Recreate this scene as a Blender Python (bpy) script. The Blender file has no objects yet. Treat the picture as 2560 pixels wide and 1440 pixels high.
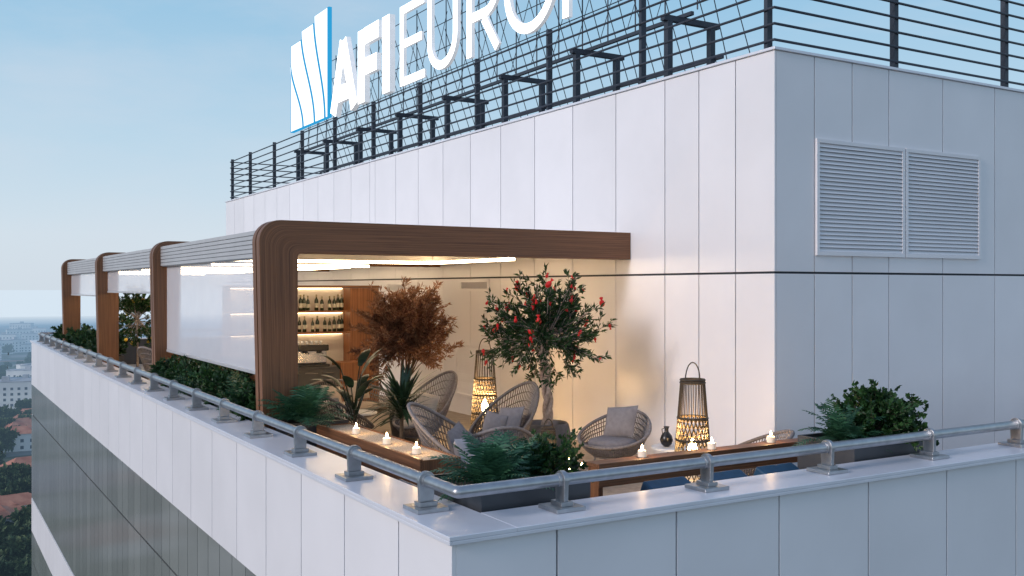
import bpy, bmesh, math, random
from mathutils import Vector, Matrix, Quaternion
PI=math.pi
S=bpy.context.scene
C=S.collection
CZ=2.42
# ------------------------------------------------------------------ helpers
def tag(o,label=None,cat=None,group=None,kind=None):
    if label: o['label']=label
    if cat: o['category']=cat
    if group: o['group']=group
    if kind: o['kind']=kind
    return o
def thing(name,label,cat,loc=(0,0,0),rz=0,group=None):
    o=bpy.data.objects.new(name,None); C.objects.link(o)
    o.location=loc; o.rotation_euler=(0,0,rz); o.empty_display_size=.1
    return tag(o,label,cat,group)
class MB:
    def __init__(s): s.v=[];s.f=[];s.mi=[];s.uv=[]
    def face(s,pts,m=0,uv=None):
        n=len(s.v); s.v+= [tuple(p) for p in pts]; s.f.append(tuple(range(n,n+len(pts)))); s.mi.append(m); s.uv.append(uv)
    def add(s,vs,fs,m=0):
        n=len(s.v); s.v+=[tuple(p) for p in vs]
        for f in fs: s.f.append(tuple(n+i for i in f)); s.mi.append(m); s.uv.append(None)
    def box(s,x0,x1,y0,y1,z0,z1,m=0):
        vs=[(x0,y0,z0),(x1,y0,z0),(x1,y1,z0),(x0,y1,z0),(x0,y0,z1),(x1,y0,z1),(x1,y1,z1),(x0,y1,z1)]
        s.add(vs,[(0,3,2,1),(4,5,6,7),(0,1,5,4),(1,2,6,5),(2,3,7,6),(3,0,4,7)],m)
    def obox(s,c,ax,ay,az,m=0):
        c=Vector(c);ax=Vector(ax);ay=Vector(ay);az=Vector(az)
        vs=[c-ax-ay-az,c+ax-ay-az,c+ax+ay-az,c-ax+ay-az,c-ax-ay+az,c+ax-ay+az,c+ax+ay+az,c-ax+ay+az]
        s.add(vs,[(0,3,2,1),(4,5,6,7),(0,1,5,4),(1,2,6,5),(2,3,7,6),(3,0,4,7)],m)
    def tube(s,pts,r,n=6,m=0,closed=False,cap=True):
        pts=[Vector(p) for p in pts]; N=len(pts)
        rs=r if isinstance(r,(list,tuple)) else [r]*N
        T=[]
        for i in range(N):
            if closed: t=pts[(i+1)%N]-pts[i-1]
            else: t=pts[min(i+1,N-1)]-pts[max(i-1,0)]
            if t.length<1e-9: t=Vector((0,0,1))
            T.append(t.normalized())
        a=Vector((0,0,1)) if abs(T[0].z)<.9 else Vector((1,0,0))
        u=T[0].cross(a).normalized(); vs=[]
        for i in range(N):
            u=(u-T[i]*u.dot(T[i]))
            if u.length<1e-6: u=T[i].cross(Vector((.3,.5,.7)))
            u.normalize(); w=T[i].cross(u)
            for k in range(n):
                q=2*PI*k/n; vs.append(pts[i]+(u*math.cos(q)+w*math.sin(q))*rs[i])
        fs=[]
        for i in range(N if closed else N-1):
            j=(i+1)%N
            for k in range(n):
                l=(k+1)%n; fs.append((i*n+k,i*n+l,j*n+l,j*n+k))
        if cap and not closed:
            fs.append(tuple(range(n-1,-1,-1))); fs.append(tuple((N-1)*n+k for k in range(n)))
        s.add(vs,fs,m)
    def lathe(s,prof,n=20,c=(0,0,0),m=0):
        vs=[];fs=[]
        for (r,z) in prof:
            for k in range(n):
                q=2*PI*k/n; vs.append((c[0]+r*math.cos(q),c[1]+r*math.sin(q),c[2]+z))
        for i in range(len(prof)-1):
            for k in range(n):
                l=(k+1)%n; fs.append((i*n+k,i*n+l,(i+1)*n+l,(i+1)*n+k))
        fs.append(tuple(range(n-1,-1,-1))); fs.append(tuple((len(prof)-1)*n+k for k in range(n)))
        s.add(vs,fs,m)
    def leaf(s,p,d,L,W,m=0,fold=.25):
        d=d.normalized(); r=Vector((random.uniform(-1,1),random.uniform(-1,1),random.uniform(-1,1)))
        sd=d.cross(r)
        if sd.length<1e-4: sd=d.cross(Vector((0,0,1)))
        sd.normalize(); nn=sd.cross(d)
        a=p+d*L*.45; n=len(s.v)
        s.v+=[tuple(p),tuple(a+sd*W*.5+nn*W*fold),tuple(p+d*L),tuple(a-sd*W*.5+nn*W*fold)]
        s.f+=[(n,n+1,n+2),(n,n+2,n+3)]; s.mi+=[m,m]; s.uv+=[None,None]
    def build(s,name,mats,parent=None,smooth=False,bevel=0,world=False):
        me=bpy.data.meshes.new(name); me.from_pydata(s.v,[],s.f)
        if not isinstance(mats,(list,tuple)): mats=[mats]
        for m in mats: me.materials.append(m)
        me.polygons.foreach_set('material_index',s.mi)
        if any(u is not None for u in s.uv):
            ul=me.uv_layers.new(name='UVMap'); k=0
            for i,fc in enumerate(s.f):
                for j in range(len(fc)):
                    if s.uv[i]: ul.data[k].uv=s.uv[i][j]
                    k+=1
        if smooth: me.polygons.foreach_set('use_smooth',[True]*len(s.f))
        me.update()
        o=bpy.data.objects.new(name,me); C.objects.link(o)
        if parent:
            o.parent=parent
            if world: o.matrix_parent_inverse=parent.matrix_basis.inverted()
        if bevel:
            b=o.modifiers.new('Bevel','BEVEL'); b.width=bevel; b.segments=2; b.limit_method='ANGLE'
        return o
def KIDS(o): return [x for x in bpy.data.objects if x.parent==o]
KC={}
def dup(root,loc=None,rz=None,label=None,scale=None,group=None):
    r=root.copy(); C.objects.link(r)
    if loc is not None: r.location=loc
    if rz is not None: r.rotation_euler=(0,0,rz)
    if scale is not None: r.scale=(scale,)*3 if not isinstance(scale,tuple) else scale
    if label: r['label']=label
    if group: r['group']=group
    if root.name not in KC: KC[root.name]=[(c,KIDS(c)) for c in KIDS(root)]
    for ch,gs in KC[root.name]:
        c=ch.copy(); C.objects.link(c); c.parent=r
        for g in gs:
            d=g.copy(); C.objects.link(d); d.parent=c
    return r
def struct(name,mb,m,**k):
    o=mb.build(name,m,**k); o['kind']='structure'; return o
# ------------------------------------------------------------------ materials
def newmat(name):
    m=bpy.data.materials.new(name); m.use_nodes=True; nt=m.node_tree
    return m,nt,nt.nodes['Principled BSDF'],nt.nodes['Material Output']
def mat(name,col,rough=.5,metal=0,var=.1,scale=5,bump=0,bscale=60,em=None,es=0,isl=0,stretch=None,alpha=1,coat=0,trans=0):
    m,nt,b,out=newmat(name); N=nt.nodes; L=nt.links
    b.inputs['Roughness'].default_value=rough; b.inputs['Metallic'].default_value=metal
    b.inputs['Coat Weight'].default_value=coat; b.inputs['Alpha'].default_value=alpha
    b.inputs['Transmission Weight'].default_value=trans
    tc=N.new('ShaderNodeTexCoord'); mp=N.new('ShaderNodeMapping'); L.new(tc.outputs['Object'],mp.inputs[0])
    if stretch: mp.inputs['Scale'].default_value=stretch
    nz=N.new('ShaderNodeTexNoise'); nz.inputs['Scale'].default_value=scale; nz.inputs['Detail'].default_value=6
    L.new(mp.outputs[0],nz.inputs['Vector'])
    rp=N.new('ShaderNodeValToRGB'); rp.color_ramp.elements[0].position=.3; rp.color_ramp.elements[1].position=.7
    rp.color_ramp.elements[0].color=(*[c*(1-var) for c in col],1); rp.color_ramp.elements[1].color=(*[min(1,c*(1+var)) for c in col],1)
    L.new(nz.outputs['Fac'],rp.inputs[0]); src=rp.outputs[0]
    if isl:
        g=N.new('ShaderNodeNewGeometry'); mr=N.new('ShaderNodeMapRange'); mr.inputs['To Min'].default_value=1-isl; mr.inputs['To Max'].default_value=1+isl
        L.new(g.outputs['Random Per Island'],mr.inputs['Value'])
        mx=N.new('ShaderNodeVectorMath'); mx.operation='SCALE'; L.new(src,mx.inputs[0]); L.new(mr.outputs[0],mx.inputs['Scale']); src=mx.outputs[0]
    L.new(src,b.inputs['Base Color'])
    if bump:
        n2=N.new('ShaderNodeTexNoise'); n2.inputs['Scale'].default_value=bscale; L.new(mp.outputs[0],n2.inputs['Vector'])
        bp=N.new('ShaderNodeBump'); bp.inputs['Strength'].default_value=bump; bp.inputs['Distance'].default_value=.01
        L.new(n2.outputs['Fac'],bp.inputs['Height']); L.new(bp.outputs[0],b.inputs['Normal'])
    if em: b.inputs['Emission Color'].default_value=(*em,1); b.inputs['Emission Strength'].default_value=es
    return m
def wood(name,axis=None,c1=(.095,.038,.016),c2=(.255,.108,.046)):
    m,nt,b,out=newmat(name); N=nt.nodes; L=nt.links
    tc=N.new('ShaderNodeTexCoord'); mp=N.new('ShaderNodeMapping')
    if axis is None: L.new(tc.outputs['UV'],mp.inputs[0]); mp.inputs['Scale'].default_value=(.6,80,1)
    else:
        L.new(tc.outputs['Object'],mp.inputs[0]); sc=[55,55,55]; sc[axis]=.8; mp.inputs['Scale'].default_value=sc
    nz=N.new('ShaderNodeTexNoise'); nz.inputs['Scale'].default_value=1; nz.inputs['Detail'].default_value=5; nz.inputs['Roughness'].default_value=.7
    L.new(mp.outputs[0],nz.inputs['Vector'])
    rp=N.new('ShaderNodeValToRGB'); e=rp.color_ramp.elements
    e[0].position=.36; e[0].color=(*c1,1); e[1].position=.62; e[1].color=(*c2,1)
    L.new(nz.outputs['Fac'],rp.inputs[0]); L.new(rp.outputs[0],b.inputs['Base Color'])
    b.inputs['Roughness'].default_value=.5
    bp=N.new('ShaderNodeBump'); bp.inputs['Strength'].default_value=.2; bp.inputs['Distance'].default_value=.003
    L.new(nz.outputs['Fac'],bp.inputs['Height']); L.new(bp.outputs[0],b.inputs['Normal'])
    return m
def emis(name,col,st):
    m,nt,b,out=newmat(name); e=nt.nodes.new('ShaderNodeEmission'); e.inputs[0].default_value=(*col,1); e.inputs[1].default_value=st
    nt.links.new(e.outputs[0],out.inputs[0]); nt.nodes.remove(b); return m
def leafm(name,lo,hi,rough=.45):
    m,nt,b,out=newmat(name); N=nt.nodes; L=nt.links
    g=N.new('ShaderNodeNewGeometry'); rp=N.new('ShaderNodeValToRGB'); e=rp.color_ramp.elements
    e[0].color=(*lo,1); e[1].color=(*hi,1); L.new(g.outputs['Random Per Island'],rp.inputs[0]); L.new(rp.outputs[0],b.inputs['Base Color'])
    b.inputs['Roughness'].default_value=rough
    t=N.new('ShaderNodeBsdfTranslucent'); L.new(rp.outputs[0],t.inputs[0]); mx=N.new('ShaderNodeMixShader'); mx.inputs[0].default_value=.25
    L.new(b.outputs[0],mx.inputs[1]); L.new(t.outputs[0],mx.inputs[2]); L.new(mx.outputs[0],out.inputs[0]); return m
def hazy(name,lo,hi,scale=.05,vor=False,tex=None):  # aerial haze painted into the material: haze-coloured emission grows with distance from origin
    m,nt,b,out=newmat(name); N=nt.nodes; L=nt.links
    g=N.new('ShaderNodeNewGeometry')
    nz=N.new('ShaderNodeTexNoise'); nz.inputs['Scale'].default_value=scale; nz.inputs['Detail'].default_value=8; L.new(g.outputs['Position'],nz.inputs['Vector'])
    rp=N.new('ShaderNodeValToRGB'); e=rp.color_ramp.elements; e[0].position=.35; e[1].position=.65; e[0].color=(*lo,1); e[1].color=(*hi,1)
    L.new(nz.outputs['Fac'],rp.inputs[0]); src=rp.outputs[0]
    if vor:
        v=N.new('ShaderNodeTexVoronoi'); v.inputs['Scale'].default_value=.045; L.new(g.outputs['Position'],v.inputs['Vector'])
        r2=N.new('ShaderNodeValToRGB'); r2.color_ramp.interpolation='CONSTANT'; q=r2.color_ramp.elements
        q[0].color=(.05,.07,.035,1); q[1].position=.38; q[1].color=(.25,.25,.25,1)
        for p,c in ((.55,(.06,.08,.04,1)),(.7,(.5,.48,.45,1)),(.82,(.36,.17,.12,1)),(.9,(.07,.09,.05,1))):
            x=q.new(p); x.color=c
        sp=N.new('ShaderNodeSeparateColor'); L.new(v.outputs['Color'],sp.inputs[0]); L.new(sp.outputs[0],r2.inputs[0])
        mx=N.new('ShaderNodeMix'); mx.data_type='RGBA'; mx.inputs[0].default_value=.6; L.new(src,mx.inputs[6]); L.new(r2.outputs[0],mx.inputs[7]); src=mx.outputs[2]
    L.new(src,b.inputs['Base Color']); b.inputs['Roughness'].default_value=.8
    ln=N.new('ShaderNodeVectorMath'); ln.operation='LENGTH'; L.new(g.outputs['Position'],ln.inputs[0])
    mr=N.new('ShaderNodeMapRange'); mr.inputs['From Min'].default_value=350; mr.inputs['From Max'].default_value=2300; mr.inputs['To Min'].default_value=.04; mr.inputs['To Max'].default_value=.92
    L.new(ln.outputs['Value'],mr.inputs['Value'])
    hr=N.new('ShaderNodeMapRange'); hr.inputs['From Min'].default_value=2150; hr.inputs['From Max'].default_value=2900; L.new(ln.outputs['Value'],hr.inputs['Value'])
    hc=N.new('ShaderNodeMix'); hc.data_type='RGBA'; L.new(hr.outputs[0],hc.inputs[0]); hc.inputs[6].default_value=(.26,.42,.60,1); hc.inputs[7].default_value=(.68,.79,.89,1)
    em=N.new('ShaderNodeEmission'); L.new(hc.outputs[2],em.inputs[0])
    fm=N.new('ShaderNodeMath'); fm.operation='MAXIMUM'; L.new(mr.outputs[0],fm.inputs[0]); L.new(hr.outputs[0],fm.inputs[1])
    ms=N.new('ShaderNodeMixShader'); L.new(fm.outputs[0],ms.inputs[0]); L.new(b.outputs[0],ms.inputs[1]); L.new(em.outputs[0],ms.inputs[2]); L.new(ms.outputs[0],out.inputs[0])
    return m
m_white=mat('white_panel',(.79,.775,.80),.32,0,.03,1.2,isl=.03,bump=.05,bscale=3)
m_cop=mat('coping_metal',(.74,.75,.81),.3,.15,.04,3)
m_dark=mat('joint_dark',(.05,.055,.065),.8)
m_vent=mat('vent_grey',(.30,.31,.34),.7)
m_steel=mat('dark_steel',(.04,.048,.065),.5,.3,.2,4)
m_alu=mat('brushed_steel',(.42,.43,.45),.34,.85,.12,12,bump=.08,bscale=90)
m_glass=mat('facade_glass',(.25,.26,.245),.12,.2,.10,.4,isl=.14)
m_wU=wood('wood_frame'); m_wx=wood('wood_x',0); m_wy=wood('wood_y',1); m_wz=wood('wood_z',2)
m_ws=wood('wood_shelf',2,(.20,.075,.03),(.38,.16,.065))
m_rib=mat('ribbed_fascia',(.46,.46,.47),.45,.2,.06,4)
m_ceil=mat('ceiling_slats',(.70,.66,.60),.5,0,.05,4)
m_led=emis('led_warm',(1,.74,.45),30)
m_leds=emis('shelf_led',(1,.70,.40),9)
m_screen=mat('screen_fabric',(.80,.81,.86),.10,0,.02,3,alpha=.60)
m_floor=mat('deck_stone',(.36,.31,.26),.7,0,.2,9,bump=.2)
m_gravel=mat('gravel',(.50,.41,.31),.9,0,.5,60,bump=1,bscale=90)
m_soil=mat('soil',(.04,.03,.022),.95,0,.4,30,bump=.8)
m_plant=mat('planter_grey',(.05,.055,.065),.45,0,.1,5)
m_wick=mat('wicker',(.21,.185,.18),.7,0,.25,30)
m_wickd=mat('wicker_dark',(.15,.125,.11),.7,0,.25,30)
m_cg=mat('cushion_grey',(.21,.195,.205),.9,0,.1,20,bump=.3,bscale=250)
m_cc=mat('cushion_cream',(.52,.45,.38),.9,0,.08,20,bump=.3,bscale=250)
m_cl=mat('cushion_light',(.46,.45,.49),.9,0,.08,20,bump=.3,bscale=250)
m_blue=mat('blue_seat',(.010,.060,.125),.6,0,.15,15)
m_bamb=mat('bamboo_dark',(.055,.040,.025),.6,0,.3,20)
m_wax=mat('wax',(.85,.80,.72),.5,em=(1,.62,.28),es=.2)
m_flame=emis('flame',(1,.72,.35),90)
m_glow=emis('lantern_glow',(1,.68,.30),55)
m_vase=mat('black_vase',(.012,.012,.014),.3)
m_pot=mat('stone_pot',(.13,.12,.12),.8,0,.3,10,bump=.4)
m_bark=mat('bark',(.36,.29,.25),.9,0,.35,25,bump=.8,bscale=40)
m_barkd=mat('bark_dark',(.10,.07,.045),.9,0,.3,25)
l_green=leafm('leaf_green',(.010,.040,.012),(.045,.12,.03))
l_pom=leafm('leaf_pomegranate',(.008,.030,.010),(.035,.095,.025))
l_dark=leafm('leaf_dark',(.01,.035,.014),(.035,.10,.03))
l_fern=leafm('leaf_fern',(.02,.075,.04),(.06,.17,.09))
l_red=leafm('leaf_red',(.14,.060,.035),(.36,.19,.115))
l_blade=leafm('leaf_blade',(.008,.022,.013),(.03,.060,.028),.3)
m_fruit=mat('red_fruit',(.62,.010,.012),.35,0,.25,12)
m_lemon=mat('yellow_fruit',(.65,.42,.03),.45)
m_bottle=mat('bottle_glass',(.012,.025,.012),.12)
m_foil=mat('foil',(.35,.30,.16),.35,.5); m_label=mat('paper_label',(.6,.56,.45),.8)
m_chrome=mat('chrome',(.40,.40,.41),.2,.9); m_grey=mat('counter_grey',(.08,.08,.085),.4)
m_tabw=mat('white_table',(.7,.7,.7),.4)
m_sign=mat('sign_side',(.8,.8,.82),.4,em=(.95,.97,1),es=.35)
m_sface=emis('sign_face',(1,1,1),3.0); m_sblue=emis('sign_blue',(.03,.36,.70),1.0); m_slogo=emis('logo_face',(.93,.98,1),1.5)
# ------------------------------------------------------------------ world, sun, camera
w=bpy.data.worlds.new('World'); S.world=w; w.use_nodes=True; nt=w.node_tree; N=nt.nodes; L=nt.links
bg=N['Background']
sd=Vector((-.90,-.06,.36)).normalized()
sky=N.new('ShaderNodeTexSky'); sky.sky_type='NISHITA'; sky.sun_disc=False; sky.sun_elevation=math.asin(sd.z); sky.sun_rotation=math.atan2(sd.x,sd.y)%(2*PI)
sc=N.new('ShaderNodeVectorMath'); sc.operation='SCALE'; sc.inputs['Scale'].default_value=.10; L.new(sky.outputs[0],sc.inputs[0])
tc=N.new('ShaderNodeTexCoord'); sp=N.new('ShaderNodeSeparateXYZ'); L.new(tc.outputs['Generated'],sp.inputs[0])
rp=N.new('ShaderNodeValToRGB'); e=rp.color_ramp.elements
e[0].position=0; e[0].color=(.70,.80,.89,1); e[1].position=1; e[1].color=(.14,.26,.50,1)
for p,c in ((.05,(.70,.81,.91,1)),(.14,(.55,.74,.89,1)),(.28,(.34,.61,.84,1)),(.5,(.22,.38,.62,1))):
    x=e.new(p); x.color=c
L.new(sp.outputs['Z'],rp.inputs[0])
mp=N.new('ShaderNodeMapping'); mp.inputs['Scale'].default_value=(1.6,1.6,5); L.new(tc.outputs['Generated'],mp.inputs[0])
nz=N.new('ShaderNodeTexNoise'); nz.inputs['Scale'].default_value=1.7; nz.inputs['Detail'].default_value=8; nz.inputs['Roughness'].default_value=.6; L.new(mp.outputs[0],nz.inputs['Vector'])
cr=N.new('ShaderNodeMapRange'); cr.inputs['From Min'].default_value=.42; cr.inputs['From Max'].default_value=.78; cr.inputs['To Max'].default_value=.6; L.new(nz.outputs['Fac'],cr.inputs['Value'])
cm=N.new('ShaderNodeMix'); cm.data_type='RGBA'; L.new(cr.outputs[0],cm.inputs[0]); L.new(rp.outputs[0],cm.inputs[6]); cm.inputs[7].default_value=(.72,.78,.88,1)
mx=N.new('ShaderNodeMix'); mx.data_type='RGBA'; mx.inputs[0].default_value=.92; L.new(sc.outputs[0],mx.inputs[6]); L.new(cm.outputs[2],mx.inputs[7])
L.new(mx.outputs[2],bg.inputs[0]); bg.inputs[1].default_value=.96
sl=bpy.data.lights.new('Sun','SUN'); sl.energy=2.0; sl.angle=math.radians(16); sl.color=(1,.89,.86)
so=bpy.data.objects.new('Sun',sl); C.objects.link(so); so.rotation_euler=sd.to_track_quat('Z','Y').to_euler()
cam=bpy.data.cameras.new('Camera'); co=bpy.data.objects.new('Camera',cam); C.objects.link(co); S.camera=co
co.location=(0,0,CZ); co.rotation_euler=(PI/2,0,-math.atan2(.5165,.8563)); cam.lens=34.57; cam.sensor_width=36; cam.clip_start=.1; cam.clip_end=60000
S.view_settings.view_transform='Standard'; S.view_settings.look='None'; S.view_settings.exposure=0
def plight(loc,e,col=(1,.62,.28),r=.04):
    l=bpy.data.lights.new('glow_light','POINT'); l.energy=e; l.color=col; l.shadow_soft_size=r
    o=bpy.data.objects.new('glow_light',l); C.objects.link(o); o.location=loc
# ------------------------------------------------------------------ lower tower and terrace
X0,Y0,YE,XE=2.91,5.60,33.4,21.0
tw=thing('tower_building','white panelled tower below the terrace with bands of grey glass','building',(12,19,-72.6))
b=MB(); b.box(2.985,XE,5.675,YE-.04,-72.6,-.12); b.build('core_wall',m_dark,tw,world=True)
b=MB(); b.box(2.985,3.39,5.675,YE-.04,-.115,.79); b.box(3.392,XE,5.675,6.08,-.115,.79); b.box(3.392,XE,32.92,YE-.04,-.115,.79)
b.build('parapet_wall',m_dark,tw,world=True)
b=MB(); g=.008
ys=[5.645]+[6.47+1.05*k for k in range(26)]+[YE-.04]
bands=[(-.52,.785)]+[(-5.0-4.5*k,-4.0-4.5*k) for k in range(15)]
for z0,z1 in bands:
    for i in range(len(ys)-1):
        a,c=ys[i]+(g if i else 0),ys[i+1]-g
        if c-a>.05: b.box(2.95,2.982,a,c,z0,z1)
xs=[2.983]+[3.768+1.07*k for k in range(16)]+[XE]
for i in range(len(xs)-1):
    a,c=xs[i]+(g if i else 0),xs[i+1]-g
    for z0,z1 in ((-1.6,.785),(-4.0,-1.62),(-8.5,-4.02)): b.box(a,c,5.645,5.672,z0,z1)
b.box(3.391,3.40,6.1,32.9,-.1,.785); b.box(3.41,XE,6.081,6.09,-.1,.785)
b.build('wall_cladding',m_white,tw,world=True,bevel=.002)
b=MB(); yy=5.65
gy=[5.65+.525*k for k in range(54)]
for k in range(15):
    z1=-.53 if k==0 else -5.01-4.5*(k-1); z0=-3.99-4.5*k
    for i in range(len(gy)-1):
        h=(z1+z0)/2+.85
        if k==0: h=-1.44
        b.box(2.962,2.98,gy[i]+.008,gy[i+1]-.008,z0,h-.014); b.box(2.962,2.98,gy[i]+.008,gy[i+1]-.008,h+.014,z1)
b.build('window_band',m_glass,tw,world=True)
b=MB()
b.box(X0,3.42,Y0,YE,.792,.822); 
b.box(3.421,XE,Y0,6.11,.792,.822); b.box(3.421,XE,32.89,YE,.792,.822)
b.box(X0,X0+.02,Y0,YE,.765,.7915); b.box(X0+.021,XE,Y0,Y0+.02,.765,.7915)
b.build('coping',m_cop,tw,world=True,bevel=.004)
b=MB(); b.box(3.392,XE,6.082,32.918,-.115,0); struct('terrace_floor',b,m_floor)
# parapet rail
pr=thing('parapet_rail','thick brushed steel tube rail on brackets along the parapet coping','rail',(3.13,5.9,.822))
zr=1.035
b=MB()
def corner(a,c,d,R=.05,n=4):
    a,c,d=Vector(a),Vector(c),Vector(d); p=c+(a-c).normalized()*R; q=c+(d-c).normalized()*R
    return [p*(1-t)**2+c*2*t*(1-t)+q*t*t for t in [i/n for i in range(n+1)]]
pts=[(XE,5.9,zr)]+corner((XE,5.9,zr),(3.13,5.9,zr),(3.13,33.12,zr),.012)+corner((3.13,5.9,zr),(3.13,33.12,zr),(8.9,33.12,zr),.2)+[(8.9,33.12,zr)]
b.tube(pts,.043,18); b.build('tube',m_alu,pr,smooth=True,world=True)
mbA=MB(); mbA.box(-.125,.125,-.125,.125,0,.03)
mbB=MB(); mbB.box(-.07,.07,-.05,.05,.031,.062)
prof=[(-.055,.062),(.055,.062),(.062,.213)]+[(.066*math.cos(q),.213+.066*math.sin(q)) for q in [PI*i/10 for i in range(0,11)]]+[(-.062,.213)]
n=len(prof)
mbB.add([(p[0],-.018,p[1]) for p in prof]+[(p[0],.018,p[1]) for p in prof],[tuple(range(n)),tuple(range(2*n-1,n-1,-1))]+[(i,i+n,(i+1)%n+n,(i+1)%n) for i in range(n)])
mbB.tube([(0,-.045,.213),(0,.045,.213)],.049,16)
ba=None
def place_bracket(x,y,rz):
    global ba
    if ba is None:
        bo=mbB.build('bracket',m_alu,pr,bevel=.003); bp=mbA.build('base_plate',m_alu,bo,bevel=.004); ba=(bo,bp)
    else:
        bo=ba[0].copy(); C.objects.link(bo); bo.parent=pr; bp=ba[1].copy(); C.objects.link(bp); bp.parent=bo
    bo.location=(x-3.13,y-5.9,0.0005); bo.rotation_euler=(0,0,rz)
for k in range(20): place_bracket(3.13,6.39+1.365*k,0)
for k in range(9): place_bracket(3.98+1.39*k,5.9,PI/2)
# ------------------------------------------------------------------ rooftop block
XW,YW=8.94,8.62; ZT=5.35; YB=33.65
bl=thing('rooftop_block','tall white panelled rooftop block standing on the terrace','building',(14,21,0))
b=MB(); b.box(XW+.034,XE,YW+.034,YB,.004,5.2); b.build('core_wall',m_dark,bl,world=True)
b=MB()
ys=[8.62,9.29,9.98,10.68]+[11.81+1.135*k for k in range(9)]+[21.2,22.35,23.5,24.65,25.8,26.95,28.1,29.25,30.4,31.5,32.6,YB]
xs=[8.975,9.64,10.34,11.06,12.2,13.4,14.5,15.6,16.7,17.8,18.9,XE]
rows=((.006,2.596),(2.624,5.325))
for z0,z1 in rows:
    for i in range(len(ys)-1): b.box(XW,XW+.03,ys[i]+(g if i else 0),ys[i+1]-g,z0,z1)
    for i in range(len(xs)-1): b.box(xs[i]+(g if i else 0),xs[i+1]-g,YW,YW+.03,z0,z1)
b.build('wall_cladding',m_white,bl,world=True,bevel=.002)
b=MB(); b.box(XW-.03,XW+.3,YW-.03,YB+.03,5.33,5.365); b.box(XW+.301,XE,YW-.03,YW+.3,5.33,5.365); b.build('coping',m_cop,bl,world=True,bevel=.004)
b=MB(); b.box(XW+.3,XE,YW+.3,YB,5.2,5.26); b.build('roof',m_grey,bl,world=True)
def louvre(plane,a0,a1,z0,z1,n,name='louvre_vent',fr=.05):
    f=MB(); s=MB(); bk=MB()
    def bx(m,a,c,d0,d1,zz0,zz1):
        if plane=='y': m.box(a,c,YW-d1,YW-d0,zz0,zz1)
        else: m.box(XW-d1,XW-d0,a,c,zz0,zz1)
    bx(f,a0,a1,.001,.035,z1-fr,z1); bx(f,a0,a1,.001,.035,z0,z0+fr); bx(f,a0,a0+fr,.001,.035,z0+fr,z1-fr); bx(f,a1-fr,a1,.001,.035,z0+fr,z1-fr)
    bx(bk,a0+fr,a1-fr,.001,.004,z0+fr,z1-fr)
    h=(z1-z0-2*fr)/n
    for i in range(n):
        zc=z0+fr+h*(i+.5)
        if plane=='y': s.obox(((a0+a1)/2,YW-.018,zc),((a1-a0)/2-fr,0,0),(0,-.012,-h*.42),(0,.002,.003))
        else: s.obox((XW-.018,(a0+a1)/2,zc),(0,(a1-a0)/2-fr,0),(-.012,0,-h*.42),(.002,0,.003))
    fo=f.build(name,m_white,bl,world=True,bevel=.002)
    bk.build('vent_shadow',m_vent,fo); s.build('vent_slats',m_white,fo)
louvre('y',9.65,11.35,2.83,4.30,26); louvre('y',11.37,13.02,2.83,4.30,26)
louvre('x',15.4,16.9,.35,1.35,16); louvre('x',18.6,20.2,2.3,2.55,4); louvre('x',15.6,16.7,2.36,2.58,4)
# roof railing
rr=thing('roof_railing','dark steel railing with seven thin horizontal bars around the roof edge','railing',(9.05,8.74,5.365))
for k in range(7):
    m=MB(); z=5.365+.13+.2*k
    m.tube([(XE,8.74,z)]+corner((XE,8.74,z),(9.06,8.74,z),(9.06,33.55,z),.01)+corner((9.06,8.74,z),(9.06,33.55,z),(18,33.55,z),.01)+[(18,33.55,z)],.018,8)
    m.build('rail',m_steel,rr,smooth=True,world=True)
def post(x,y,dx,dy):
    m=MB(); m.box(x-dx,x+dx,y-dy,y+dy,5.366,5.365+1.42); m.box(x-.07,x+.07,y-.07,y+.07,5.3655,5.378); m.build('post',m_steel,rr,world=True)
for k in range(10): post(9.12,8.9+2.5*k+(.0),.045,.03)
post(9.12,33.5,.045,.03)
for k in range(5): post(11.4+2.52*k,8.80,.04,.04)
for k in range(3): post(11.4+2.5*k,33.49,.03,.035)
# ------------------------------------------------------------------ sign
sg=thing('rooftop_sign','large glowing white letters and blue wave logo raised on the roof steelwork','sign',(10.4,21,5.26))
ZB=7.45; XS=10.3
for k,y in enumerate([12.1+2.545*i for i in range(8)]):
    for nm_,x in (('support_post',10.2),('support_post',11.1)):
        m=MB(); m.box(x-.05,x+.05,y-.05,y+.05,5.262,6.66); m.build(nm_,m_steel,sg,world=True)
    m=MB(); m.box(10.08,11.25,y-.05,y+.05,6.662,6.75); m.build('cross_beam',m_steel,sg,world=True)
m=MB(); m.box(10.5,10.56,11.9,30.6,6.76,6.82); m.build('long_beam',m_steel,sg,world=True)
m=MB(); m.box(11.152,11.20,11.9,30.6,6.15,6.23); m.build('long_beam',m_steel,sg,world=True)
rb=MB()
for z in (7.55,8.15,8.75,9.3): rb.tube([(10.72,11.5,z),(10.72,30.9,z)],.010,6)
rb.build('letter_rail',m_steel,sg,world=True)
rb=MB(); y=12.0
while y<31:
    rb.tube([(10.72,y,6.9),(10.72,y,9.4)],.013,5); rb.tube([(10.74,y,9.3),(11.8,y-.15,6.1)],.009,5); rb.tube([(10.74,y+.1,8.6),(11.9,y+.5,6.1)],.009,5); rb.tube([(10.75,y,9.0),(10.77,y+1.1,7.0)],.007,5)
    y+=.8
rb.build('brace_wires',m_steel,sg,world=True)
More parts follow.
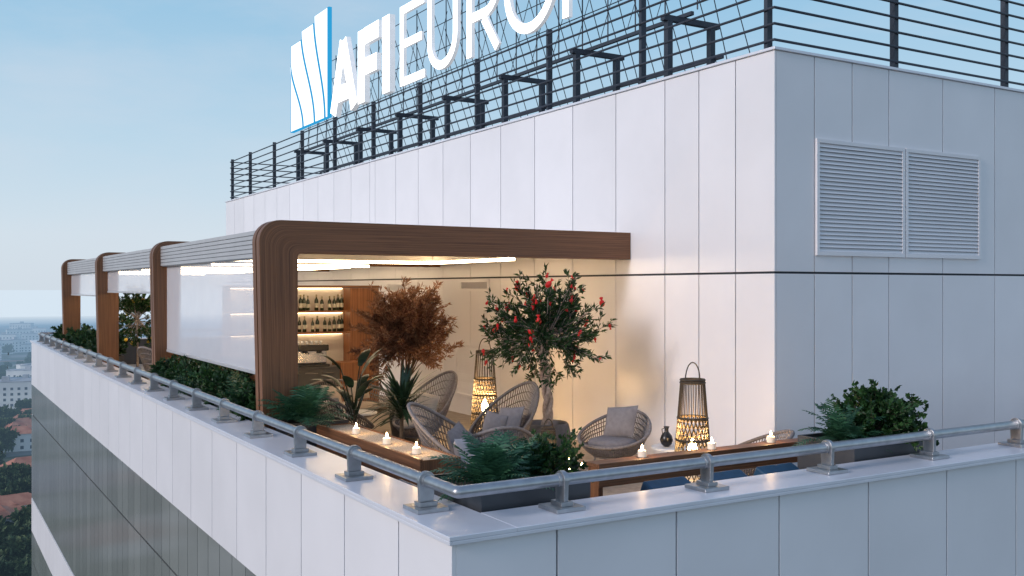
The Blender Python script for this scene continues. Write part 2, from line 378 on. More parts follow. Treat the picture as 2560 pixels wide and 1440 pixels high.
def ribbon(mb,P,hw,xf,depth,ys,closed=False):
    P=[Vector(p) for p in P]; n=len(P); Lf=[];Rt=[]
    ws=hw if isinstance(hw,list) else [hw]*n
    for i in range(n):
        if closed: d0=(P[i]-P[i-1]).normalized(); d1=(P[(i+1)%n]-P[i]).normalized()
        else:
            d0=(P[i]-P[i-1]).normalized() if i else (P[1]-P[0]).normalized()
            d1=(P[i+1]-P[i]).normalized() if i<n-1 else d0
        t=(d0+d1).normalized(); nn=Vector((-t.y,t.x)); k=ws[i]/max(.35,nn.dot(Vector((-d0.y,d0.x))))
        Lf.append(P[i]+nn*k); Rt.append(P[i]-nn*k)
    def w3(p,x): return (x,ys-p.x,ZB+p.y)
    for i in range(n if closed else n-1):
        j=(i+1)%n; a,b_,c,d=Lf[i],Lf[j],Rt[j],Rt[i]
        mb.face([w3(a,xf),w3(b_,xf),w3(c,xf),w3(d,xf)],1)
        mb.face([w3(d,xf+depth),w3(c,xf+depth),w3(b_,xf+depth),w3(a,xf+depth)],0)
        mb.face([w3(a,xf+depth),w3(b_,xf+depth),w3(b_,xf),w3(a,xf)],0); mb.face([w3(d,xf),w3(c,xf),w3(c,xf+depth),w3(d,xf+depth)],0)
    if not closed:
        for i in (0,n-1): mb.face([w3(Lf[i],xf),w3(Rt[i],xf),w3(Rt[i],xf+depth),w3(Lf[i],xf+depth)],0)
def arc(cx,cy,rx,ry,a0,a1,n=12): return [(cx+rx*math.cos(math.radians(a0+(a1-a0)*i/n)),cy+ry*math.sin(math.radians(a0+(a1-a0)*i/n))) for i in range(n+1)]
H=1.98
def letter(strokes,ys,hw,closed=False,DP=.09):
    mb=MB()
    for i,st in enumerate(strokes): ribbon(mb,st,hw,XS+.006*i,DP-.012*i,ys,closed)
    mb.build('letter',[m_sign,m_sface],sg,world=True)
B=.23
letter([[(B*.9,0),(.98,H)],[(.98,H),(2.0-B*.9,0)],[(.45,.52),(1.52,.52)]],27.35,B,DP=.16)          # A
letter([[(B,0),(B,H)],[(2*B,H-B*.9),(1.4,H-B*.9)],[(2*B,H*.48),(1.25,H*.48)]],25.25,B*.98,DP=.16)            # F
letter([[(B,0),(B,H)]],23.6,B,DP=.16)                                                            # I
T=.10
letter([[(T,0),(T,H)],[(2*T,H-T),(1.35,H-T)],[(2*T,H*.52),(1.2,H*.52)],[(2*T,T),(1.35,T)]],22.5,T)   # E
letter([[(T,H),(T,.72)]+arc(.75,.72,.65,.61,180,360,14)[1:]+[(1.40,H)]],20.95,T)           # U
letter([[(T,0),(T,H)],[(2*T,H-T),(.8,H-T)]+arc(.8,H-.62,.50,.52,90,-90,12)[1:]+[(2*T,H-1.14)],[(.72,H-1.25),(1.3,0)]],19.0,T)  # R
letter([arc(.98,H/2,.87,H/2-T,0,360,36)[:-1]],17.4,T,True)  # O
letter([[(T,0),(T,H)],[(2*T,H-T),(.8,H-T)]+arc(.8,H-.62,.50,.52,90,-90,12)[1:]+[(2*T,H-1.14)]],15.25,T)
letter([[(T,0),(T,H)],[(2*T,H-T),(1.25,H-T)],[(2*T,H*.52),(1.1,H*.52)],[(2*T,T),(1.25,T)]],13.55,T)
# wave logo
LH,LW=3.25,3.45
def sst(t): t=max(0,min(1,t)); return t*t*(3-2*t)
def lineA(v): return .36*(1-sst(v/.72)) if v<.72 else 0
def lineB(v): return .30+.36*(1-sst(v*1.05))
def lineC(v): return .64+.28*(1-sst(v))
strp=[(lambda v:0,lineA,.66),(lineA,lineB,.86),(lineB,lineC,.94),(lineC,lambda v:1,1.0)]
lg=MB(); lb=MB()
def slab(mb,fl,fr,top,e,x0,x1,m,lo=0):
    n=22
    for i in range(n):
        v0=lo+(top-lo)*i/n; v1=lo+(top-lo)*(i+1)/n
        def w_(v):
            a,c=fl(v)*LW+e,fr(v)*LW-e
            if c<a: a=c=(a+c)/2
            return a,c
        (a0,c0),(a1,c1)=w_(v0),w_(v1)
        q=[(a0,v0*LH),(c0,v0*LH),(c1,v1*LH),(a1,v1*LH)]
        f=[(x0,31.0-a,ZB+c) for a,c in q]; k=[(x1,31.0-a,ZB+c) for a,c in q]
        mb.face(f,m); mb.face(k[::-1],m); mb.face([f[1],f[2],k[2],k[1]],m); mb.face([f[0],f[3],k[3],k[0]],m)
        if i==n-1: mb.face([f[2],f[3],k[3],k[2]],m)
        if i==0: mb.face([f[0],f[1],k[1],k[0]],m)
for i,(a,c,t) in enumerate(strp):
    slab(lg,a,c,t-.008,.09,XS,XS+.01,0,.008); slab(lb,a,c,t,.0,XS+.012+i*.003,XS+.13-i*.003,0)
lgo=lb.build('wave_logo',m_sblue,sg,world=True); lo2=lg.build('wave_stripes',m_slogo,lgo)
# ------------------------------------------------------------------ pergola
pg=thing('pergola','long pergola of laminated wooden portal frames with grey ribbed fascia','pergola',(6,11.45,0))
XO,XI,ZTp,ZBp=3.43,3.9,3.23,2.84
def frame_ply(mb,y0,y1,ins=0):
    O=[];I=[]; R=.26; zt=ZTp-ins; 
    def xo(z): return XO+ins+.07*(1-min(1,z/2.9))
    for z in (0,.8,1.6,2.3,zt-R): O.append((xo(z),z)); I.append((XI-ins,min(z,ZBp-.12)))
    for i in range(1,9):
        a=PI-PI/2*i/8; O.append((xo(zt)+R+R*math.cos(a),zt-R+R*math.sin(a)))
        t=i/8; r=.05; aa=PI-PI/2*t; I.append((XI-ins+r+r*math.cos(aa),ZBp+ins-r+r*math.sin(aa)))
    for x in (4.6,6.0,7.5,8.935): O.append((x,zt)); I.append((x,ZBp+ins))
    s=[0]
    for i in range(1,len(O)): s.append(s[-1]+math.dist([(O[i][0]+I[i][0])/2,(O[i][1]+I[i][1])/2],[(O[i-1][0]+I[i-1][0])/2,(O[i-1][1]+I[i-1][1])/2]))
    for i in range(len(O)-1):
        a,b_,c,d=O[i],O[i+1],I[i+1],I[i]
        for y,rv in ((y0,0),(y1,1)):
            P=[(a[0],y,a[1]),(b_[0],y,b_[1]),(c[0],y,c[1]),(d[0],y,d[1])]; U=[(s[i],.42),(s[i+1],.42),(s[i+1],0),(s[i],0)]
            mb.face(P if not rv else P[::-1],0,U if not rv else U[::-1])
        mb.face([(a[0],y0,a[1]),(a[0],y1,a[1]),(b_[0],y1,b_[1]),(b_[0],y0,b_[1])],0,[(s[i],.5),(s[i],.62),(s[i+1],.62),(s[i+1],.5)])
        mb.face([(d[0],y0,d[1]),(c[0],y0,c[1]),(c[0],y1,c[1]),(d[0],y1,d[1])],0,[(s[i],.7),(s[i+1],.7),(s[i+1],.82),(s[i],.82)])
    a,d=O[-1],I[-1]; mb.face([(a[0],y0,a[1]),(a[0],y1,a[1]),(d[0],y1,d[1]),(d[0],y0,d[1])],0,[(0,.42),(.2,.42),(.2,0),(0,0)])
FY=[11.45,17.6,23.8,30.0]
for y in FY:
    mb=MB(); frame_ply(mb,y,y+.12); frame_ply(mb,y+.16,y+.28); fo=mb.build('portal_frame',m_wU,pg,world=True)
    mb=MB(); frame_ply(mb,y+.118,y+.162,.05); mb.build('core_strip',m_wU,fo)
for i in range(3):
    y0,y1=FY[i]+.282,FY[i+1]-.002
    mb=MB()
    for k in range(6): z=2.80+k*.056; mb.box(3.56,3.62+(.012 if k%2 else 0),y0,y1,z,z+.046)
    mb.box(3.585,3.75,y0,y1,2.79,3.135); mb.build('fascia_beam',m_rib,pg,world=True)
    mb=MB(); mb.box(3.77,8.93,y0,y1,3.0,3.12)
    x=3.85
    while x<8.8: mb.box(x,x+.13,y0,y1,2.955,2.998); x+=.16
    mb.build('louvred_roof',m_ceil,pg,world=True)
    for (xa,xb,ya,yb) in ((7.10,7.16,y0+.05,y0+2.5),(3.85,7.16,y0+2.52,y0+2.58),(4.3,7.2,y0+5.35,y0+5.41)):
        mb=MB(); mb.box(xa,xb,ya,yb,2.845,2.954); f_=mb.build('light_housing',m_ceil,pg,world=True)
        mb=MB(); mb.box(xa+.004,xb-.004,ya+.004,yb-.004,2.805,2.844); mb.build('light_strip',m_led,f_)
    zb=(1.36,2.35,2.25)[i]
    mb=MB(); mb.box(3.66,3.666,y0+.02,y1-.02,zb,2.788); mb.build('roller_screen',m_screen,pg,world=True)
    mb=MB(); mb.box(3.65,3.676,y0+.02,y1-.02,zb-.035,zb-.001); mb.build('screen_bar',m_rib,pg,world=True)
# ------------------------------------------------------------------ plants
def fernb(n,Lr,seed,m=None,c=(0,0,0),droop=1.0):
    random.seed(seed); lf=MB()
    for i in range(n):
        az=random.uniform(0,2*PI); el=random.uniform(.35,1.35); Ln=Lr*random.uniform(.7,1.1); p=Vector(c)+Vector((random.uniform(-.06,.06),random.uniform(-.06,.06),0))
        d=Vector((math.cos(az)*math.cos(el),math.sin(az)*math.cos(el),math.sin(el))); st=Ln/16; pts=[p.copy()]
        for k in range(16):
            p=p+d*st; d=(d+Vector((0,0,-.075*droop))).normalized(); pts.append(p.copy())
        lf.tube(pts,.0025,3,cap=False)
        sd_=Vector((-math.sin(az),math.cos(az),0))
        for k in range(2,17):
            t=k/16; ll=.36*Ln*math.sin(PI*min(1,t*.93+.08))**.7*.8+.01; dd=(pts[k]-pts[k-1]).normalized()
            for s_ in (-1,1):
                q=(sd_*s_+dd*.45+Vector((0,0,random.uniform(-.1,.15)))).normalized()
                a=pts[k]; wv=dd*Ln*.034; n0=len(lf.v)
                lf.v+=[tuple(a-wv*.5),tuple(a+q*ll*.5-wv*.6-Vector((0,0,.002))),tuple(a+q*ll-Vector((0,0,ll*.15))),tuple(a+q*ll*.5+wv*.6),tuple(a+wv*.5)]
                lf.f.append((n0,n0+1,n0+2,n0+3,n0+4)); lf.mi.append(0); lf.uv.append(None)
    return lf
def bush(seed,c,nb,el,ln,tw=5,lp=10,LL=.06,LW=.03,spread=.7,tl=.18,t0=.35,r0=.008,sq=1.0,curl=0.0,br=None,lf=None):
    random.seed(seed); br=br or MB(); lf=lf or MB(); c=Vector(c); tips=[]
    for i in range(nb):
        az=random.uniform(0,2*PI); e_=random.uniform(*el); Ln=random.uniform(*ln)
        d=Vector((math.cos(az)*math.cos(e_),math.sin(az)*math.cos(e_),math.sin(e_)*sq)); p=c.copy(); pts=[p.copy()]
        for k in range(6):
            d=(d+Vector((random.uniform(-.18,.18),random.uniform(-.18,.18),random.uniform(-.12,.12)+curl))).normalized(); p=p+d*Ln/6; pts.append(p.copy())
        br.tube(pts,[r0*(1-.13*k) for k in range(7)],4,cap=False); tips.append(pts[-1])
        for j in range(tw):
            t=random.uniform(t0,1)*6; k=min(5,int(t)); q=pts[k].lerp(pts[k+1],t-k)
            td=(d+Vector((random.uniform(-1,1),random.uniform(-1,1),random.uniform(-.8,1)))*spread).normalized(); e2=q+td*tl*random.uniform(.5,1.2)
            br.tube([q,e2],r0*.3,3,cap=False)
            for l in range(lp):
                a=q.lerp(e2,random.random()); dd=(td+Vector((random.uniform(-1,1),random.uniform(-1,1),random.uniform(-1,1)))*.9)
                s_=random.uniform(.7,1.2); lf.leaf(a,dd,LL*s_,LW*s_)
    return br,lf,tips
def fern(loc,Lr,n,seed,label,group=None):
    t=thing('fern',label,'fern',loc,0,group); fernb(n,Lr,seed).build('fronds',l_fern,t); 
    mb=MB(); mb.lathe([(.05,-.05),(.045,.0),(.02,.05)],10); mb.build('root_crown',m_barkd,t); return t
def shrub(loc,seed,label,R=.32,nb=34,LL=.045,LW=.035,leaf=None,group=None,tw=7):
    t=thing('shrub',label,'shrub',loc,0,group)
    br,lf,_=bush(seed,(0,0,0),nb,(.1,1.5),(R*.6,R*1.15),tw,10,LL,LW,.9,.12,.3,.005)
    br.build('stems',m_barkd,t); lf.build('foliage',leaf or l_green,t); return t
def planter(x0,x1,y0,y1,h,label,mt=None,bev=.004):
    t=thing('planter_box',label,'planter',((x0+x1)/2,(y0+y1)/2,0)); mb=MB(); e=.03
    mb.box(x0,x1,y0,y0+e,.003,h); mb.box(x0,x1,y1-e,y1,.003,h); mb.box(x0,x0+e,y0+e,y1-e,.003,h); mb.box(x1-e,x1,y0+e,y1-e,.003,h)
    mb.build('box',mt or m_plant,t,world=True); mb=MB(); mb.box(x0+e,x1-e,y0+e,y1-e,.004,h-.04); mb.build('soil',m_soil,t,world=True); return t
planter(3.46,4.42,6.16,7.05,.93,'dark grey planter box at the near corner of the terrace')
fern((3.72,6.50,.88),.50,44,1,'large fern in the corner planter, nearest the railing corner')
fern((4.10,6.80,.86),.44,36,2,'fern in the middle of the corner planter, left of the small-leaved shrub')
shrub((4.44,6.82,.84),3,'small-leaved shrub with tiny lights at the right of the corner planter',.33,50)
planter(7.42,8.45,6.16,6.85,.97,'dark grey planter box beside the right end of the wooden bar ledge')
fern((7.68,6.5,.93),.46,36,4,'fern in the right planter before the shaded wall')
shrub((8.08,6.5,.95),5,'small-leaved shrub in the middle of the right planter',.44,60,.05,.042)
shrub((8.38,6.55,.95),6,'rightmost small-leaved shrub of the right planter',.38,46,.05,.042)
planter(3.62,4.36,10.98,11.40,.86,'dark planter box at the foot of the nearest wooden portal frame')
fern((3.84,11.06,.86),.56,52,7,'bushy fern at the foot of the nearest wooden portal frame')
planter(3.50,4.1,11.85,17.5,.84,'long dark planter trough below the large white screen')
nm=['nearest','second','third','fourth','fifth','sixth','seventh','eighth','ninth','tenth']
for k in range(10):
    y=12.05+.56*k
    if k%4==2: fern((3.74,y,.82),.50,34,20+k,'fern, %s plant in the trough below the white screen'%nm[k],'plants in the trough below the white screen')
    else: shrub((3.76,y,.82),30+k,'leafy shrub, %s plant in the trough below the white screen'%nm[k],.42,38,.07,.045,l_dark if k%2 else l_green,'plants in the trough below the white screen')
bw=thing('wooden_screen','low wooden board behind the trough plants below the white screen','wooden board',(4.2,15.5,0))
mb=MB(); mb.box(4.18,4.22,13.6,17.4,.95,1.34); mb.build('board',m_wy,bw,world=True)
for y in (13.7,15.5,17.3): mb=MB(); mb.box(4.222,4.28,y,y+.06,.004,1.3); mb.build('post',m_wz,bw,world=True)
planter(3.50,4.1,24.3,29.8,.84,'dark planter trough in the third pergola bay')
for k in range(6):
    shrub((3.8,24.7+.95*k,.82),50+k,'leafy shrub, %s plant in the trough of the third bay'%nm[k],.48,30,.09,.05,l_dark,'plants in the third bay trough')
planter(3.50,4.1,30.6,32.5,.84,'wooden planter at the far end of the terrace',m_wz)
for k in range(2): shrub((3.8,31.0+.9*k,.82),60+k,['nearer','farther'][k]+' leafy shrub in the far end planter',.5,30,.09,.05,l_dark,'far end shrubs')
# pomegranate
pt=thing('fruit_tree','small tree with twisted trunk and red pomegranate fruits in a stone pot','tree',(7.26,11.15,.5))
mb=MB()
for s_ in (0,PI*.66,PI*1.33):
    pts=[(.040*math.cos(s_+z*9)+.035*math.sin(z*5),.040*math.sin(s_+z*9),z) for z in [i*.03 for i in range(43)]]
    mb.tube(pts,[.040-.0004*i for i in range(43)],8)
mb.build('trunk',m_bark,pt,smooth=True)
br,lf,tips=bush(11,(0,0,1.20),66,(-.2,1.3),(.5,.96),8,11,.095,.030,.75,.20,.25,.013,.80,.03)
br,lf,t2=bush(13,(.0,0,1.30),26,(-.9,.1),(.4,.88),7,9,.095,.028,.7,.2,.4,.009,1.0,-.06,br,lf)
tips+=t2
br.build('branches',m_bark,pt); lf.build('crown',l_pom,pt)
fr=MB(); fr.lathe([(.008,.052),(.028,.045),(.043,.02),(.046,0),(.038,-.028),(.02,-.045),(.012,-.052),(.016,-.062),(.032,-.088),(.02,-.09)],12)
fm=None; random.seed(5); cnt=0
for tp in tips:
    if cnt>=56: break
    if random.random()<.7:
        cnt+=1
        if fm is None: fm=fr.build('fruit',m_fruit,pt,smooth=True); o=fm
        else: o=fm.copy(); C.objects.link(o); o.parent=pt
        o.location=tp+Vector((tp.x*.08,tp.y*.08,.0)); o.rotation_euler=(random.uniform(-.6,.6)+(PI if tp.z>1.45 else 0),random.uniform(-.6,.6),0); s_=random.choice((.4,.5,.55,.9)); o.scale=(s_*.95,s_*.95,s_*1.1)
pot=thing('stone_pot','round rough grey stone pot holding the pomegranate tree','pot',(7.26,11.15,0))
mb=MB(); mb.lathe([(.20,.004),(.28,.1),(.33,.28),(.34,.45),(.31,.58),(.29,.605),(.27,.58),(.26,.52)],28); mb.build('bowl',m_pot,pot,smooth=True)
mb=MB(); mb.lathe([(.255,.50),(.25,.53)],20); mb.build('soil',m_soil,pot)
# brown feathery tree
rt=thing('feathery_tree','dense reddish brown feathery tree behind the armchairs near the shelving','tree',(6.50,14.0,0))
br,lf,_=bush(12,(0,0,1.66),125,(-.9,1.5),(.30,.86),12,17,.09,.022,.8,.19,.15,.006,1.0,.05)
br,lf,_=bush(14,(.05,0,1.0),20,(.8,1.4),(.6,1.2),7,12,.09,.022,.7,.2,.45,.010,1.0,.03,br,lf)
mb=MB()
for k in range(7):
    a=k*.9; mb.tube([(.04*math.cos(a),.04*math.sin(a),.4),(.08*math.cos(a),.08*math.sin(a),.8),(.03*math.cos(a),.03*math.sin(a),1.7)],[.018,.014,.01],6)
mb.build('trunk',m_barkd,rt); br.build('branches',m_barkd,rt); lf.build('crown',l_red,rt)
pot2=thing('plant_pot','dark round pot of the reddish brown feathery tree','pot',(6.50,14.0,0)); mb=MB(); mb.lathe([(.18,.004),(.24,.3),(.25,.45),(.22,.45),(.2,.4)],24); mb.build('bowl',m_plant,pot2,smooth=True)
# blade-leaf plant
def blades(loc,label,n,Lr,Wd,seed,el=(.5,1.45),h0=.5,stalk=0,drop=.07):
    t=thing('leafy_plant',label,'plant',loc); random.seed(seed); lf=MB()
    for i in range(n):
        az=random.uniform(0,2*PI); e_=random.uniform(*el); Ln=Lr*random.uniform(.65,1.1)
        d=Vector((math.cos(az)*math.cos(e_),math.sin(az)*math.cos(e_),math.sin(e_))); p=Vector((0,0,h0+random.uniform(-.12,.12))); sd_=Vector((-math.sin(az),math.cos(az),0))
        if stalk:
            q=p+Vector((d.x*.5,d.y*.5,d.z))*stalk*random.uniform(.6,1.2); lf.tube([p,q],.008,4); p=q
        prev=None
        for k in range(9):
            tt=k/8; wv=Wd*math.sin(PI*min(1,tt*.9+.1))**.8*random.uniform(.95,1.05) if k<8 else .001
            nn=sd_.cross(d); a=(p-sd_*wv+nn*wv*.25,p,p+sd_*wv+nn*wv*.25)
            if prev: lf.add([prev[0],prev[1],prev[2],a[2],a[1],a[0]],[(0,1,4,5),(1,2,3,4)])
            prev=a; p=p+d*Ln/8; d=(d+Vector((0,0,-drop))).normalized()
    lf.build('leaves',l_blade,t,smooth=True)
    mb=MB(); mb.tube([(0,0,0.3),(.01,0,h0+.1)],[.03,.02],8); mb.build('stem',m_barkd,t); 
    mb=MB(); mb.lathe([(.15,.004),(.2,.3),(.2,.38),(.17,.38),(.16,.34)],20); mb.build('pot',m_plant,t,smooth=True)
    return t
blades((4.80,10.45,0),'dark spiky plant with long strap leaves among the armchairs',92,.58,.022,3,(-.15,1.3),1.0,0,.09)
blades((4.66,11.55,0),'tall dark plant with broad drooping leaves left of the reddish brown tree',14,.46,.065,6,(.4,1.3),.80,.55,.17)
# citrus tree in far bay
ct=thing('citrus_tree','small round citrus tree with yellow fruits in the third pergola bay','tree',(4.5,24.9,0))
br,lf,tips=bush(15,(0,0,1.65),60,(-1.0,1.5),(.45,.8),6,10,.10,.05,.9,.2,.35,.010)
mb=MB(); mb.tube([(0,0,.4),(0,0,1.7)],[.03,.02],8); mb.build('trunk',m_bark,ct); br.build('branches',m_bark,ct); lf.build('crown',l_green,ct)
mb=MB(); mb.lathe([(.2,.004),(.27,.3),(.27,.45),(.22,.45)],20); mb.build('pot',m_plant,ct)
mb=MB(); mb.lathe([(.005,.04),(.03,.028),(.038,0),(.03,-.028),(.005,-.04)],10); f0=None
for i,tp in enumerate(tips[:26]):
    if f0 is None: f0=mb.build('fruit',m_lemon,ct,smooth=True); o=f0
    else: o=f0.copy(); C.objects.link(o); o.parent=ct
    o.location=tp*1.0-Vector((0,0,.05)); o.scale=(1.0,)*3
# ------------------------------------------------------------------ wicker chairs
def pillow(mb,c,ux,uy,w,h,t,n=10):
    c=Vector(c);ux=Vector(ux).normalized();uy=Vector(uy).normalized();uz=ux.cross(uy)
    for sg_ in (1,-1):
        vs=[]
        for i in range(n+1):
            for j in range(n+1):
                a=-1+2*i/n; b_=-1+2*j/n; k=(1-abs(a)**2.5)*(1-abs(b_)**2.5); pin=1-.07*(1-abs(a*b_))*(abs(a)**4+abs(b_)**4)*.7
                vs.append(c+ux*a*w/2*pin+uy*b_*h/2*pin+uz*sg_*t/2*max(0,k)**.5)
        fs=[]
        for i in range(n):
            for j in range(n):
                q=i*(n+1)+j; f=(q,q+1,q+n+2,q+n+1); fs.append(f if sg_<0 else f[::-1])
        mb.add(vs,fs)
def egg(name,label,cat,loc,rz,Hh,R=.46,mw=None,cush=(None,None),wide=1.0,group=None,lean=.20):
    t=thing(name,label,cat,loc,rz,group); mw=mw or m_wick; z0=.30
    def sh(th,u):
        b_=(1-math.cos(th))/2; zr_=.46+(Hh-.46)*b_**1.5
        uu=u**.6; y=math.sin(th)*R*wide*uu*(1+.14*math.sin(PI*b_)); x=math.cos(th)*R*uu-lean*(b_**2)*(u**2)*(Hh/1.0)
        return (x,y,z0+(zr_-z0)*u**2.4)
    mb=MB(); nr=int(88*(1 if wide==1 else 1.3))
    for k in range(nr):
        th=2*PI*k/nr; mb.tube([sh(th,u) for u in (.12,.3,.48,.64,.78,.9,1)],.0075,3,cap=False)
    for u in (.3,.46,.58,.66,.74,.82,.88,.94): mb.tube([sh(2*PI*k/36,u) for k in range(36)],.0075,3,closed=True)
    mb.build('wicker_shell',mw,t)
    mb=MB(); mb.tube([sh(2*PI*k/48,1) for k in range(48)],.021,7,closed=True); mb.build('rim',mw,t,smooth=True)
    mb=MB(); mb.tube([(.24*math.cos(2*PI*k/20),.24*wide*math.sin(2*PI*k/20),.31) for k in range(20)],.012,5,closed=True); mb.build('seat_ring',mw,t)
    for a in (.8,2.35,3.93,5.5):
        mb=MB(); mb.tube([(.22*math.cos(a),.22*wide*math.sin(a),.31),(.33*math.cos(a),.33*wide*math.sin(a),.004)],[.014,.009],6); mb.build('leg',mw,t)
    mb=MB()
    prof=[(.02,.40),(.26,.40),(.34,.43),(.36,.47),(.34,.51),(.24,.535),(.02,.54)]; mb.lathe(prof,24); mb.v=[(x*R/.46,y*wide*R/.46,z) for x,y,z in mb.v]
    mb.build('seat_cushion',cush[0] or m_cg,t,smooth=True)
    if cush[1]:
        for i,(m_,off,w_) in enumerate(cush[1]):
            mb=MB(); pillow(mb,(-.18*R/.46+i*.13,off,.72-.05*i),(0,1,.12*(1 if off>0 else -1)),(-.38,0,1),w_,w_*.92,.17); mb.build('pillow',m_,t,smooth=True)
    return t
G='wicker lounge chairs on the terrace'
egg('wicker_chair','large wicker armchair with grey pillows nearest the corner planter','chair',(5.02,9.10,0),-.75,1.18,.47,m_wick,(m_cg,((m_cg,.14,.50),(m_cl,-.14,.42))),group=G)
egg('wicker_chair','low wicker armchair seen from behind, just right of the nearest armchair','chair',(5.62,9.75,0),PI*.42,.90,.40,m_wick,(m_cg,None),group=G)
egg('wicker_chair','high-backed wicker armchair with brown pillows just left of the pomegranate trunk','chair',(6.28,10.75,0),PI+.3,1.18,.37,m_wickd,(m_cg,((m_cg,.05,.42),(m_cg,-.08,.36))),group=G,lean=.22)
egg('wicker_chair','high-backed wicker armchair with cream pillow left of the lantern by the wall','chair',(6.15,12.75,0),PI+.3,1.18,.37,m_wick,(m_cc,((m_cc,.0,.40),)),group=G,lean=.22)
egg('wicker_chair','wicker armchair seen from behind right of the nearest wooden portal frame','chair',(5.05,12.95,0),.3,1.06,.42,m_wickd,(m_cc,((m_cc,.0,.42),)),group=G)
egg('wicker_chair','low wicker armchair with grey pillow by the white wall, left of the tall lantern','chair',(7.48,9.95,0),PI+.45,.82,.40,m_wick,(m_cg,((m_cg,.03,.44),)),group=G)
egg('wicker_chair','low wicker armchair mostly hidden behind the tall lantern near the wall corner','chair',(7.98,8.12,0),PI-.5,.80,.36,m_wick,(m_cg,None),group=G)
egg('wicker_sofa','two-seat wicker sofa with cream pillows before the shelving','sofa',(6.0,15.2,0),-PI/2,.86,.44,m_wick,(m_cc,((m_cc,.28,.36),(m_cc,-.25,.36))),1.7)
egg('wicker_chair','wicker armchair under the citrus tree in the third pergola bay','chair',(4.55,21.6,0),.5,1.2,.46,m_wick,(m_cc,((m_cc,.0,.42),)),group=G)
egg('wicker_chair','second wicker armchair in the third pergola bay, farther back','chair',(5.6,26.5,0),PI,1.15,.46,m_wick,(m_cc,((m_cc,.0,.42),)),group=G)
# small tables and vases
def table(loc,h,r,label):
    t=thing('side_table',label,'table',loc); mb=MB(); mb.lathe([(r,h-.03),(r,h)],28); mb.build('tabletop',m_tabw,t,bevel=.005)
    for k in range(3):
        a=k*2.09+.4; mb=MB(); mb.tube([(.05*math.cos(a),.05*math.sin(a),h-.03),(r*.75*math.cos(a),r*.75*math.sin(a),.004)],.012,6); mb.build('leg',m_wickd,t)
table((7.75,9.1,0),.52,.26,'small white side table between the two low armchairs by the wall')
table((5.55,13.75,0),.58,.34,'white coffee table between the armchairs and the wicker sofa')
def vase(loc,s_,label):
    t=thing('vase',label,'vase',loc); mb=MB(); mb.lathe([(.03,.002),(.06,.03),(.075,.08),(.06,.13),(.025,.17),(.022,.2),(.035,.23),(.028,.23),(.018,.2)],20); mb.v=[(x*s_,y*s_,z*s_) for x,y,z in mb.v]; mb.build('body',m_vase,t,smooth=True)
    mb=MB(); mb.tube([(0,.02*s_,.215*s_),(0,.08*s_,.19*s_),(0,.065*s_,.12*s_)],.006,5); mb.build('handle',m_vase,t)
vase((7.66,9.12,.522),1.05,'larger black vase on the small white table by the wall'); vase((7.76,8.98,.522),.78,'smaller black vase on the small white table by the wall')
vase((5.42,13.6,.582),1.15,'black vase on the white coffee table before the wicker sofa')
# lanterns
def lantern(loc,Hh,label,k=1.0,en=14,fz=.345):
    t=thing('lantern',label,'lantern',loc)
    def rad(z): u=z/Hh; return k*(.240-.115*min(1,u/.92))
    zt=Hh*.88; zm=Hh*.62
    for z in (0.014,Hh*.12,Hh*.30,Hh*.47,zm,zt-.03,zt):
        mb=MB(); mb.tube([(rad(z)*math.cos(2*PI*i/24),rad(z)*math.sin(2*PI*i/24),z) for i in range(24)],.012*k+.002,5,closed=True); mb.build('hoop',m_bamb,t)
    mb=MB(); n=24
    for i in range(n):
        a=2*PI*i/n; mb.tube([(rad(z)*math.cos(a),rad(z)*math.sin(a),z) for z in (zm,zt)],.0075*k,4)
        for sg_ in (1,-1):
            mb.tube([(1.01*rad(z)*math.cos(a+sg_*z/zm*1.9),1.01*rad(z)*math.sin(a+sg_*z/zm*1.9),z) for z in [zm*j/8 for j in range(9)]],.0068*k,3)
    mb.build('bamboo_weave',m_bamb,t)
    mb=MB(); r=rad(zt)*.8; mb.tube([(r*math.cos(PI*i/12),0,zt+Hh*.12*math.sin(PI*i/12)) for i in range(13)],.007,5); mb.build('handle',m_bamb,t)
    mb=MB(); mb.lathe([(.055*k,Hh*(fz-.14)),(.055*k,Hh*(fz-.005))],14); mb.lathe([(.13*k,Hh*(fz-.16)),(.13*k,Hh*(fz-.147))],14); mb.build('candle',m_wax,t)
    mb=MB(); mb.lathe([(.018,0),(.055,.05),(.05,.12),(.004,.22)],10,(0,0,Hh*fz)); mb.build('flame',m_glow,t,smooth=True)
    plight((loc[0],loc[1],loc[2]+Hh*(fz+.17)),en,(1,.58,.23),.05)
lantern((7.30,8.25,0),1.60,'tall woven bamboo lantern standing before the wall near its corner',1.0,30)
lantern((7.50,13.25,0),1.64,'tall glowing bamboo lantern against the wall left of the pomegranate tree',1.0,85,.30)
lantern((6.45,9.85,0),.85,'short bamboo lantern standing in front of the stone pot',.6,10)
# bar ledges
lw=thing('bar_ledge','wooden bar ledge with gravel top along the left parapet','bar ledge',(4.2,9.6,0))
mb=MB(); mb.box(3.955,3.985,8.2,10.95,.55,.838); mb.build('front_board',m_wy,lw,world=True,bevel=.003)
mb=MB(); mb.box(3.987,4.38,8.2,8.225,.004,.825); mb.box(3.987,4.38,10.925,10.95,.004,.825); mb.box(4.355,4.38,8.227,10.923,.004,.825); mb.build('side_board',m_wz,lw,world=True)
mb=MB(); mb.box(3.987,4.354,8.227,10.923,.6,.815); mb.build('gravel_bed',m_gravel,lw,world=True)
rw=thing('bar_ledge','long wooden bar ledge with candles parallel to the right railing','bar ledge',(6.9,7.45,0))
mb=MB(); mb.box(5.3,8.62,7.281,7.46,.775,.81); mb.build('top_board',m_wx,rw,world=True,bevel=.003)
mb=MB(); mb.box(5.3,8.62,7.255,7.278,.60,.815); mb.build('front_board',m_wx,rw,world=True,bevel=.003)
